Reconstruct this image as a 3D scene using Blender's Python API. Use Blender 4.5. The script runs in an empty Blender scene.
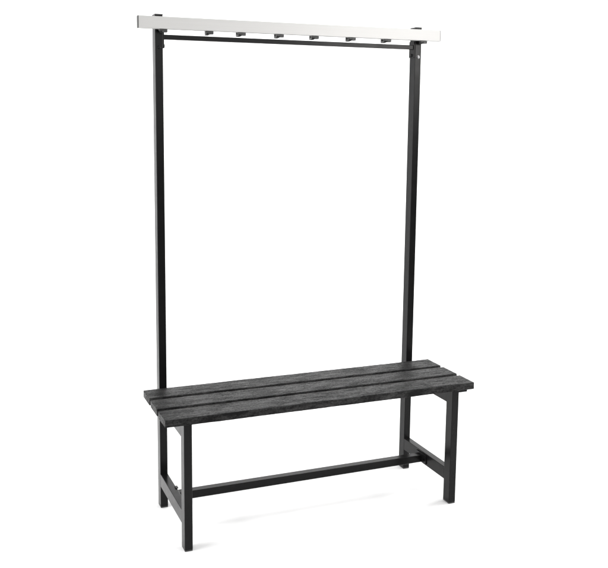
import bpy, bmesh, math, random
from mathutils import Matrix, Vector, noise

S = bpy.context.scene
COL = S.collection
random.seed(7)

# ------------------------------------------------------------------ camera
CAM_POS = Vector((-0.62635, -2.61801, 1.45857))
YAW, PITCH, ROLL = -0.36846, -0.13518, 0.00652
F_PX, PX, PY = 841.3595, 275.114, 233.868          # in a 608 x 568 frame
fw = Vector((-math.sin(YAW)*math.cos(PITCH), math.cos(YAW)*math.cos(PITCH), math.sin(PITCH)))
rt = Vector((math.cos(YAW), math.sin(YAW), 0))
up = rt.cross(fw)
rt2 = rt*math.cos(ROLL) + up*math.sin(ROLL)
up2 = -rt*math.sin(ROLL) + up*math.cos(ROLL)
cd = bpy.data.cameras.new('camera')
cam = bpy.data.objects.new('camera', cd)
COL.objects.link(cam)
M3 = Matrix((rt2, up2, -fw)).transposed()
cam.matrix_world = Matrix.Translation(CAM_POS) @ M3.to_4x4()
cd.sensor_fit = 'HORIZONTAL'
cd.sensor_width = 36
cd.lens = F_PX/608*36
cd.shift_x = (304-PX)/608
cd.shift_y = (PY-284)/608
cd.clip_end = 100
S.camera = cam

# ------------------------------------------------------------------ world and lamps (studio)
w = bpy.data.worlds.new('World')
S.world = w
w.use_nodes = True
bg = w.node_tree.nodes['Background']
bg.inputs['Color'].default_value = (1, 0.99, 0.98, 1)
bg.inputs['Strength'].default_value = 0.26


def area(name, loc, target, sx, sy, power, color=(1, 1, 1)):
    l = bpy.data.lights.new(name, 'AREA')
    l.shape = 'RECTANGLE'
    l.size, l.size_y, l.energy, l.color = sx, sy, power, color
    o = bpy.data.objects.new(name, l)
    COL.objects.link(o)
    o.location = loc
    d = Vector(target)-Vector(loc)
    o.rotation_euler = d.to_track_quat('-Z', 'Y').to_euler()
    return o


area('overhead_rear_fill', (0.5, 2.6, 4.3), (0.5, 0.6, 0), 8.0, 1.8, 145)  # added strip, paired with the front one to thin the seat's shadow
area('overhead_front_fill', (0.5, -2.4, 4.3), (0.5, 0.0, 0), 8.0, 1.8, 70)  # added strip, lightens the seat's floor shadow and the rail
area('front_fill_panel', (1.6, -3.7, 2.3), (0.9, 0.3, 1.5), 4.2, 1.8, 42)
area('backdrop_fill', (4.4, 2.2, 4.3), (5.3, 5.5, 2.0), 5.0, 1.2, 200)  # added light that lifts the right of the backdrop to white
area('left_shadow_fill', (-4.6, 0.0, 1.5), (0, -0.3, 0.0), 3.5, 2.4, 430)  # added low fill from the left, lightens the floor under the seat
area('right_shadow_fill', (5.8, 0.0, 1.5), (1.2, -0.3, 0.0), 3.5, 2.4, 430)  # added low fill from the right, softens shadow below the seat
area('front_softbox', (3.2, -3.4, 2.35), (0.7, 0.3, 1.6), 1.6, 1.1, 56, (1, 0.985, 0.96))

S.view_settings.view_transform = 'Standard'
S.view_settings.look = 'None'
S.view_settings.exposure = -0.05
S.view_settings.gamma = 1


# ------------------------------------------------------------------ materials
def new_mat(name):
    m = bpy.data.materials.new(name)
    m.use_nodes = True
    nt = m.node_tree
    return m, nt, nt.nodes['Principled BSDF']


def coords(nt, scale):
    tc = nt.nodes.new('ShaderNodeTexCoord')
    mp = nt.nodes.new('ShaderNodeMapping')
    mp.inputs['Scale'].default_value = scale
    nt.links.new(tc.outputs['Object'], mp.inputs['Vector'])
    return mp.outputs['Vector']


def noise_tex(nt, vec, scale, detail=4, rough=0.6):
    n = nt.nodes.new('ShaderNodeTexNoise')
    n.inputs['Scale'].default_value = scale
    n.inputs['Detail'].default_value = detail
    n.inputs['Roughness'].default_value = rough
    nt.links.new(vec, n.inputs['Vector'])
    return n.outputs['Fac']


def ramp(nt, fac, a, b, p0=0.3, p1=0.7):
    r = nt.nodes.new('ShaderNodeValToRGB')
    r.color_ramp.elements[0].position = p0
    r.color_ramp.elements[1].position = p1
    r.color_ramp.elements[0].color = (*a, 1) if not isinstance(a, float) else (a, a, a, 1)
    r.color_ramp.elements[1].color = (*b, 1) if not isinstance(b, float) else (b, b, b, 1)
    nt.links.new(fac, r.inputs['Fac'])
    return r.outputs['Color']


def bump(nt, p, h, strength, dist):
    b = nt.nodes.new('ShaderNodeBump')
    b.inputs['Strength'].default_value = strength
    b.inputs['Distance'].default_value = dist
    nt.links.new(h, b.inputs['Height'])
    nt.links.new(b.outputs['Normal'], p.inputs['Normal'])


def mat_powder():
    m, nt, p = new_mat('black_powder_coat')
    v = coords(nt, (1, 1, 1))
    n = noise_tex(nt, v, 900, 2)
    nt.links.new(ramp(nt, noise_tex(nt, v, 14), (0.0045, 0.0045, 0.0048), (0.0065, 0.0063, 0.0063)), p.inputs['Base Color'])
    nt.links.new(ramp(nt, noise_tex(nt, v, 25), 0.20, 0.27), p.inputs['Roughness'])
    p.inputs['Specular IOR Level'].default_value = 0.14
    bump(nt, p, n, 0.10, 0.0004)
    return m


def mat_plastic(name, base):
    m, nt, p = new_mat(name)
    v = coords(nt, (1, 1, 1))
    nt.links.new(ramp(nt, noise_tex(nt, v, 60), tuple(c*0.85 for c in base), base), p.inputs['Base Color'])
    p.inputs['Roughness'].default_value = 0.42
    return m


def mat_plank():
    m, nt, p = new_mat('dark_recycled_plank')
    oi = nt.nodes.new('ShaderNodeObjectInfo')
    tc = nt.nodes.new('ShaderNodeTexCoord')
    add = nt.nodes.new('ShaderNodeVectorMath')
    add.operation = 'ADD'
    nt.links.new(tc.outputs['Object'], add.inputs[0])
    mul = nt.nodes.new('ShaderNodeMath')
    mul.operation = 'MULTIPLY'
    mul.inputs[1].default_value = 7.0
    nt.links.new(oi.outputs['Random'], mul.inputs[0])
    nt.links.new(mul.outputs[0], add.inputs[1])

    def mapped(scale):
        mp = nt.nodes.new('ShaderNodeMapping')
        mp.inputs['Scale'].default_value = scale
        nt.links.new(add.outputs[0], mp.inputs['Vector'])
        return mp.outputs['Vector']
    grain = noise_tex(nt, mapped((14, 95, 95)), 1.0, 6, 0.75)
    fine = noise_tex(nt, mapped((60, 300, 300)), 1.0, 4, 0.8)
    patch = noise_tex(nt, mapped((9, 22, 22)), 1.0, 4, 0.6)
    speck = noise_tex(nt, mapped((150, 200, 200)), 1.0, 3, 0.8)

    def mix(a, b, f):
        x = nt.nodes.new('ShaderNodeMix')
        x.data_type = 'FLOAT'
        x.inputs[0].default_value = f
        nt.links.new(a, x.inputs[2])
        nt.links.new(b, x.inputs[3])
        return x.outputs[0]
    h = mix(mix(grain, fine, 0.4), speck, 0.35)
    col = mix(h, patch, 0.36)
    nt.links.new(ramp(nt, col, (0.002, 0.002, 0.0021), (0.046, 0.0455, 0.045), 0.46, 0.61), p.inputs['Base Color'])
    nt.links.new(ramp(nt, h, 0.68, 0.27, 0.42, 0.58), p.inputs['Roughness'])
    p.inputs['Specular IOR Level'].default_value = 0.13
    bump(nt, p, h, 0.9, 0.0028)
    return m


def mat_alu():
    m, nt, p = new_mat('satin_aluminium')
    v = coords(nt, (2, 700, 700))
    n = noise_tex(nt, v, 1.0, 3)
    nt.links.new(ramp(nt, n, (0.45, 0.445, 0.436), (0.49, 0.487, 0.48)), p.inputs['Base Color'])
    p.inputs['Metallic'].default_value = 0.25
    nt.links.new(ramp(nt, n, 0.36, 0.46), p.inputs['Roughness'])
    bump(nt, p, n, 0.08, 0.0002)
    return m


def mat_zinc():
    m, nt, p = new_mat('zinc_bolt')
    v = coords(nt, (1, 1, 1))
    nt.links.new(ramp(nt, noise_tex(nt, v, 300), (0.10, 0.10, 0.105), (0.16, 0.16, 0.16)), p.inputs['Base Color'])
    p.inputs['Metallic'].default_value = 1
    p.inputs['Roughness'].default_value = 0.3
    return m


def mat_paper():
    m, nt, p = new_mat('white_backdrop_paper')
    v = coords(nt, (1, 1, 1))
    n = noise_tex(nt, v, 3)
    nt.links.new(ramp(nt, n, (0.88, 0.88, 0.88), (0.9, 0.9, 0.9)), p.inputs['Base Color'])
    p.inputs['Roughness'].default_value = 0.9
    p.inputs['Specular IOR Level'].default_value = 0.1
    bump(nt, p, noise_tex(nt, v, 400), 0.05, 0.0005)
    return m


BLACK, PLANK, ALU, ZINC, PAPER = mat_powder(), mat_plank(), mat_alu(), mat_zinc(), mat_paper()
CAP = mat_plastic('black_plastic', (0.018, 0.018, 0.018))
HOOK = mat_plastic('black_hook_plastic', (0.018, 0.018, 0.018))


# ------------------------------------------------------------------ mesh helpers
def link(name, bm, mat, parent=None, loc=(0, 0, 0), smooth=True):
    me = bpy.data.meshes.new(name)
    bmesh.ops.recalc_face_normals(bm, faces=bm.faces)
    bm.to_mesh(me)
    bm.free()
    me.materials.append(mat)
    if smooth:
        for f in me.polygons:
            f.use_smooth = True
        me.set_sharp_from_angle(angle=math.radians(35))
    o = bpy.data.objects.new(name, me)
    COL.objects.link(o)
    o.location = loc
    if parent:
        o.parent = parent
    if smooth and len(me.polygons) < 5000:
        wn = o.modifiers.new('weighted normals', 'WEIGHTED_NORMAL')
        wn.keep_sharp = True
        wn.weight = 100
    return o


def add_box(bm, lo, hi, r=0.0, seg=3):
    """a box from corner lo to corner hi with rounded edges of radius r"""
    t = bmesh.new()
    bmesh.ops.create_cube(t, size=1)
    c = [(a+b)/2 for a, b in zip(lo, hi)]
    d = [b-a for a, b in zip(lo, hi)]
    for v in t.verts:
        v.co = Vector([c[i]+v.co[i]*d[i] for i in range(3)])
    if r > 0:
        bmesh.ops.bevel(t, geom=t.edges[:], offset=r, segments=seg, profile=0.5, affect='EDGES')
    me = bpy.data.meshes.new('tmp')
    t.to_mesh(me)
    t.free()
    bm.from_mesh(me)
    bpy.data.meshes.remove(me)


def add_tube_profile(bm, lo, hi, axis, r, seg=4):
    """square tube along an axis: only its four long edges are rounded"""
    t = bmesh.new()
    bmesh.ops.create_cube(t, size=1)
    c = [(a+b)/2 for a, b in zip(lo, hi)]
    d = [b-a for a, b in zip(lo, hi)]
    for v in t.verts:
        v.co = Vector([c[i]+v.co[i]*d[i] for i in range(3)])
    es = [e for e in t.edges if abs((e.verts[0].co-e.verts[1].co).normalized()[axis]) > 0.9]
    bmesh.ops.bevel(t, geom=es, offset=r, segments=seg, profile=0.5, affect='EDGES')
    me = bpy.data.meshes.new('tmp')
    t.to_mesh(me)
    t.free()
    bm.from_mesh(me)
    bpy.data.meshes.remove(me)


def add_cyl(bm, p0, p1, r, n=20, bev=0.0):
    t = bmesh.new()
    bmesh.ops.create_cone(t, cap_ends=True, segments=n, radius1=r, radius2=r, depth=1)
    p0, p1 = Vector(p0), Vector(p1)
    d = p1-p0
    q = d.to_track_quat('Z', 'Y').to_matrix()
    for v in t.verts:
        co = Vector((v.co.x, v.co.y, v.co.z*d.length))
        v.co = (p0+p1)/2 + q @ co
    if bev:
        es = [e for e in t.edges if e.calc_face_angle(0) > 1.0]
        bmesh.ops.bevel(t, geom=es, offset=bev, segments=2, profile=0.5, affect='EDGES')
    me = bpy.data.meshes.new('tmp')
    t.to_mesh(me)
    t.free()
    bm.from_mesh(me)
    bpy.data.meshes.remove(me)


# ------------------------------------------------------------------ the setting: a white paper sweep
bm = bmesh.new()
prof = [(-1.35, 0.0)]
for i in range(1, 13):
    prof.append((-1.35 + i*(5.45/12), 0.0))
R = 1.4
for i in range(1, 25):
    a = math.radians(90*i/24)
    prof.append((4.1+R*math.sin(a), R-R*math.cos(a)))
for i in range(1, 9):
    prof.append((4.1+R, R+i*0.5))
xs = [-7.5+15*i/20 for i in range(21)]
rows = [[bm.verts.new((x, y, z)) for x in xs] for (y, z) in prof]
for a, b in zip(rows, rows[1:]):
    for i in range(20):
        bm.faces.new((a[i], a[i+1], b[i+1], b[i]))
sweep = link('floor', bm, PAPER, loc=(0, 0, -0.004))
sweep['kind'] = 'structure'

# ------------------------------------------------------------------ the bench
L, D, PW, T, H = 1.2, 0.3355, 0.0988, 0.0262, 0.4707
GAP = (D-3*PW)/2
XI, A, B = 0.0633, 0.0285, 0.042
XL, XR = XI, L-XI-A
YF, YR = 0.0015, 0.351
ZU = H-T-0.0006
TOP = 1.823

bench = bpy.data.objects.new('coat_rack_bench', None)
COL.objects.link(bench)
bench.location = (L/2, D/2, -0.004)
bench['label'] = 'black changing room bench with slatted seat, tall posts and white hook rail'
bench['category'] = 'bench'
OFF = (-L/2, -D/2, 0.004)


def part(name, bm, mat, parent=bench, label=None, smooth=True):
    o = link(name, bm, mat, parent, OFF if parent is bench else (0, 0, 0), smooth)
    if label:
        o['label'] = label
    return o


# seat planks: rough moulded boards, edges slightly worn
def plank(y0, seed):
    bm = bmesh.new()
    n, r = 360, 0.0022
    w, t = PW, T
    pr = []
    for (cy, cz, a0) in ((w-r, -r, 90), (r, -r, 180), (r, -t+r, 270), (w-r, -t+r, 0)):
        pass
    corners = [(w-r, -r, 0), (r, -r, 90), (r, -t+r, 180), (w-r, -t+r, 270)]
    for cy, cz, a0 in corners:
        for k in range(4):
            a = math.radians(a0+k*30)
            pr.append((cy+r*math.cos(a), cz+r*math.sin(a)))
        # extra points along the following side
        nxt = corners[(corners.index((cy, cz, a0))+1) % 4]
        p0 = pr[-1]
        a = math.radians(nxt[2])
        p1 = (nxt[0]+r*math.cos(a), nxt[1]+r*math.sin(a))
        m = 14 if abs(p1[0]-p0[0]) > 0.05 else 4
        for k in range(1, m):
            pr.append((p0[0]+(p1[0]-p0[0])*k/m, p0[1]+(p1[1]-p0[1])*k/m))
    rings = []
    for i in range(n+1):
        x = -0.0005+(L+0.003)*i/n
        ring = []
        end = min(i, n-i)
        sh = (0.0016, 0.0005, 0.0)[end] if end < 3 else 0.0
        if end == 1:
            x += (-1 if i < n/2 else 1)*(L/n-0.0008)*1
        if end == 2:
            x += (-1 if i < n/2 else 1)*(2*L/n-0.0022)
        for (y, z) in pr:
            cy, cz = w/2, -t/2
            yy = y-(1 if y > cy else -1)*sh if abs(y-cy) > w/2-0.004 else y
            zz = z-(1 if z > cz else -1)*sh if abs(z-cz) > t/2-0.004 else z
            d = noise.noise(Vector((x*14, y*60, z*60+seed*9)))*0.0005 + noise.noise(Vector((x*90, y*220, z*220+seed)))*0.00028
            yd = (y-cy)/(w/2)
            zd = (z-cz)/(t/2)
            if abs(zd) > 0.95:
                zz += d*(1 if zd > 0 else -1)
            if abs(yd) > 0.97:
                yy += d*(1 if yd > 0 else -1)
            ring.append(bm.verts.new((x, y0+yy, H+zz)))
        rings.append(ring)
    m = len(pr)
    for a, b in zip(rings, rings[1:]):
        for j in range(m):
            bm.faces.new((a[j], a[(j+1) % m], b[(j+1) % m], b[j]))
    bm.faces.new(rings[0])
    bm.faces.new(rings[-1][::-1])
    return bm


PLABEL = ['front dark grey seat slat', 'middle dark grey seat slat', 'rear dark grey seat slat']
for i in range(3):
    part('seat_slat', plank(i*(PW+GAP), i*3.7+1), PLANK, label=PLABEL[i])

# legs and posts
ZG = -0.004                                         # floor level
FOOT = 0.002
for X in (XL, XR):
    bm = bmesh.new()
    add_tube_profile(bm, (X, YF, FOOT), (X+A, YF+B, ZU), 2, 0.0022)
    leg = part('leg', bm, BLACK)
    bm = bmesh.new()
    add_box(bm, (X+0.0004, YF+0.0004, ZG), (X+A-0.0004, YF+B-0.0004, FOOT), 0.0014, 2)
    part('foot_cap', bm, CAP, leg)
    bm = bmesh.new()
    add_tube_profile(bm, (X, YR, FOOT), (X+A, YR+B, TOP-0.005), 2, 0.0022)
    post = part('post', bm, BLACK)
    bm = bmesh.new()
    add_box(bm, (X+0.0004, YR+0.0004, ZG), (X+A-0.0004, YR+B-0.0004, FOOT), 0.0014, 2)
    part('foot_cap', bm, CAP, post)
    bm = bmesh.new()
    add_box(bm, (X-0.0004, YR-0.0004, TOP-0.005), (X+A+0.0004, YR+B+0.0004, TOP), 0.0015, 3)
    part('post_cap', bm, CAP, post)
    # side rails between leg and post, butted end to end
    bm = bmesh.new()
    add_tube_profile(bm, (X+0.0004, YF+B, 0.0815), (X+A-0.0004, YR, 0.1308), 1, 0.002)
    part('side_rail', bm, BLACK)
    bm = bmesh.new()
    add_tube_profile(bm, (X+0.0004, YF+B, 0.391), (X+A-0.0004, YR, ZU), 1, 0.002)
    part('seat_bearer', bm, BLACK)

# flat seat support under the right end of the slats
bm = bmesh.new()
add_box(bm, (XR+A, YF+0.002, ZU-0.0075), (XR+A+0.037, YF+0.036, ZU), 0.0008, 2)
part('seat_bracket', bm, BLACK)

# long stretcher with its end plates
SY, SZ0, SZ1 = 0.205, 0.0855, 0.1150
bm = bmesh.new()
add_tube_profile(bm, (XL+A+0.004, SY, SZ0), (XR-0.004, SY+0.03, SZ1), 0, 0.002)
st = part('stretcher', bm, BLACK)
for s, x0 in ((0, XL+A), (1, XR-0.004)):
    bm = bmesh.new()
    add_box(bm, (x0, SY-0.034, 0.0885), (x0+0.004, SY+0.040, 0.1235), 0.0008, 2)
    p = part('end_plate', bm, BLACK, st)
    for yy in (SY-0.019,):
        bm = bmesh.new()
        xa = x0+0.004 if s == 0 else x0
        add_cyl(bm, (xa, yy, 0.1), (xa+(0.004 if s == 0 else -0.004), yy, 0.1), 0.0055, 6, 0.0006)
        part('bolt', bm, BLACK, st)
bm = bmesh.new()
add_box(bm, (XL+A-0.006, SY+0.002, 0.1312), (XL+A+0.004, SY+0.022, 0.1345), 0.0008, 2)
part('tab', bm, BLACK)

# crossbar between the posts, on end brackets
CZ0, CZ1 = 1.7363, 1.7533
CY = YR+0.006
bm = bmesh.new()
add_tube_profile(bm, (XL+A+0.005, CY, CZ0), (XR-0.005, CY+0.017, CZ1), 0, 0.0016)
cb = part('crossbar', bm, BLACK)
for s, x0 in ((0, XL+A), (1, XR-0.005)):
    bm = bmesh.new()
    add_box(bm, (x0, YR+0.002, 1.7055), (x0+0.005, YR+0.039, 1.7685), 0.001, 2)
    part('end_plate', bm, BLACK, cb)
    xa = x0+0.005 if s == 0 else x0
    dx = 0.0045 if s == 0 else -0.0045
    bm = bmesh.new()
    add_cyl(bm, (xa, YR+0.019, 1.7145), (xa+dx, YR+0.019, 1.7145), 0.0058, 6, 0.0007)
    part('bolt', bm, BLACK, cb)

# bolt heads on the front of the posts
for X, z in ((XL, 1.7085), (XR, 1.7075)):
    bm = bmesh.new()
    add_cyl(bm, (X+A*0.52, YR, z), (X+A*0.52, YR-0.0012, z), 0.0068, 28, 0.0004)
    add_cyl(bm, (X+A*0.52, YR-0.0012, z), (X+A*0.52, YR-0.0045, z), 0.0050, 28, 0.0014)
    part('bolt', bm, BLACK if X == XL else ZINC)

# aluminium hook rail in front of the post tops
RX0, RX1 = -0.0028, L+0.0028
RY1 = YR-0.0103
RY0 = RY1-0.0221
RZ1, RZ0 = 1.8109, 1.7690
bm = bmesh.new()
ht = RZ1-RZ0
dp = RY1-RY0
r = 0.0012
pr = []
# front face from top to bottom
yf = 0.0
pr.append((yf+r, ht))
pr.append((yf+r*0.3, ht-r*0.3))
pr.append((yf, ht-r))
pr += [(yf, r), (yf+r*0.3, r*0.3), (yf+r, 0)]
# underside with the channel the hooks slide in
c = dp/2
pr += [(c-0.004, 0), (c-0.004, 0.0012), (c-0.0075, 0.0012), (c-0.0075, 0.005), (c+0.0075, 0.005), (c+0.0075, 0.0012), (c+0.004, 0.0012), (c+0.004, 0)]
pr += [(dp-r, 0), (dp-r*0.3, r*0.3), (dp, r), (dp, ht-r), (dp-r*0.3, ht-r*0.3), (dp-r, ht)]
e0, e1 = RX0+0.0022, RX1-0.0022
va = [bm.verts.new((e0, RY0+y, RZ0+z)) for y, z in pr]
vb = [bm.verts.new((e1, RY0+y, RZ0+z)) for y, z in pr]
n = len(pr)
for i in range(n):
    bm.faces.new((va[i], va[(i+1) % n], vb[(i+1) % n], vb[i]))
bm.faces.new(va)
bm.faces.new(vb[::-1])
rail = part('hook_rail', bm, ALU, label='white satin aluminium rail')
for x0 in (RX0, e1):
    bm = bmesh.new()
    add_box(bm, (x0, RY0-0.0003, RZ0-0.0003), (x0+0.0022, RY1+0.0003, RZ1+0.0003), 0.0008, 2)
    part('end_cap', bm, CAP, rail)
# spacers between the rail and the posts
for X in (XL, XR):
    bm = bmesh.new()
    add_box(bm, (X+0.003, RY1, RZ0+0.004), (X+A-0.003, YR, RZ1-0.004), 0.0008, 2)
    part('spacer', bm, BLACK, rail)


# coat hooks hanging from the channel of the rail; the origin is the right front edge of the hook body
def prism_x(bm, prof, x0, x1, taper, bev):
    """outline in the y-z plane, extruded along x; the far end is narrowed by taper"""
    t = bmesh.new()
    ymax = max(y for y, z in prof)
    a = [t.verts.new((x0 + taper*max(0, y)/ymax, y, z)) for y, z in prof]
    b = [t.verts.new((x1 - taper*max(0, y)/ymax, y, z)) for y, z in prof]
    m = len(prof)
    for i in range(m):
        t.faces.new((a[i], a[(i+1) % m], b[(i+1) % m], b[i]))
    t.faces.new(a)
    t.faces.new(b[::-1])
    bmesh.ops.recalc_face_normals(t, faces=t.faces)
    bmesh.ops.bevel(t, geom=t.edges[:], offset=bev, segments=2, profile=0.5, affect='EDGES')
    me = bpy.data.meshes.new('tmp')
    t.to_mesh(me)
    t.free()
    bm.from_mesh(me)
    bpy.data.meshes.remove(me)


def hook_mesh(reach):
    bm = bmesh.new()
    # slider held in the channel, clip body under the rail
    add_box(bm, (-0.0170, -0.0035, -0.002), (-0.0050, 0.0035, 0.0045), 0.0008, 2)
    add_box(bm, (-0.0170, -0.0100, -0.0112), (0.0, 0.0060, -0.0006), 0.0014, 3)
    add_box(bm, (-0.0285, -0.0100, -0.0072), (-0.0165, 0.0050, -0.0006), 0.0014, 3)
    if reach > 0.03:
        # prong running back under the rail and turned up behind it
        prof = [(0.004, -0.0030), (0.004, -0.0105), (0.022, -0.0128), (reach-0.003, -0.0125), (reach, -0.0095),
                (reach, 0.0060), (reach-0.004, 0.0060), (reach-0.0048, -0.0050), (0.020, -0.0062)]
    else:
        prof = [(0.004, -0.0030), (0.004, -0.0105), (reach-0.001, -0.0120), (reach, -0.0060), (reach-0.004, -0.0040)]
    prism_x(bm, prof, -0.0240, -0.0090, 0.0022, 0.0008)
    return bm


hook_long = link('coat_hook', hook_mesh(0.037), HOOK, rail)
hook_short = link('coat_hook', hook_mesh(0.0185), HOOK, rail)
RYC = (RY0+RY1)/2
spots = ((0.101, 0), (0.269, -2), (0.390, 3), (0.538, 1), (0.679, -2), (0.832, 2), (0.984, 1), (1.144, 0))
for i, (x, tw) in enumerate(spots):
    src = hook_short if i in (0, 7) else hook_long
    if i in (0, 1):
        h = src
    else:
        h = src.copy()
        COL.objects.link(h)
        h.parent = rail
    h.location = (x, RYC, RZ0)
    h.rotation_euler = (0, 0, math.radians(tw))
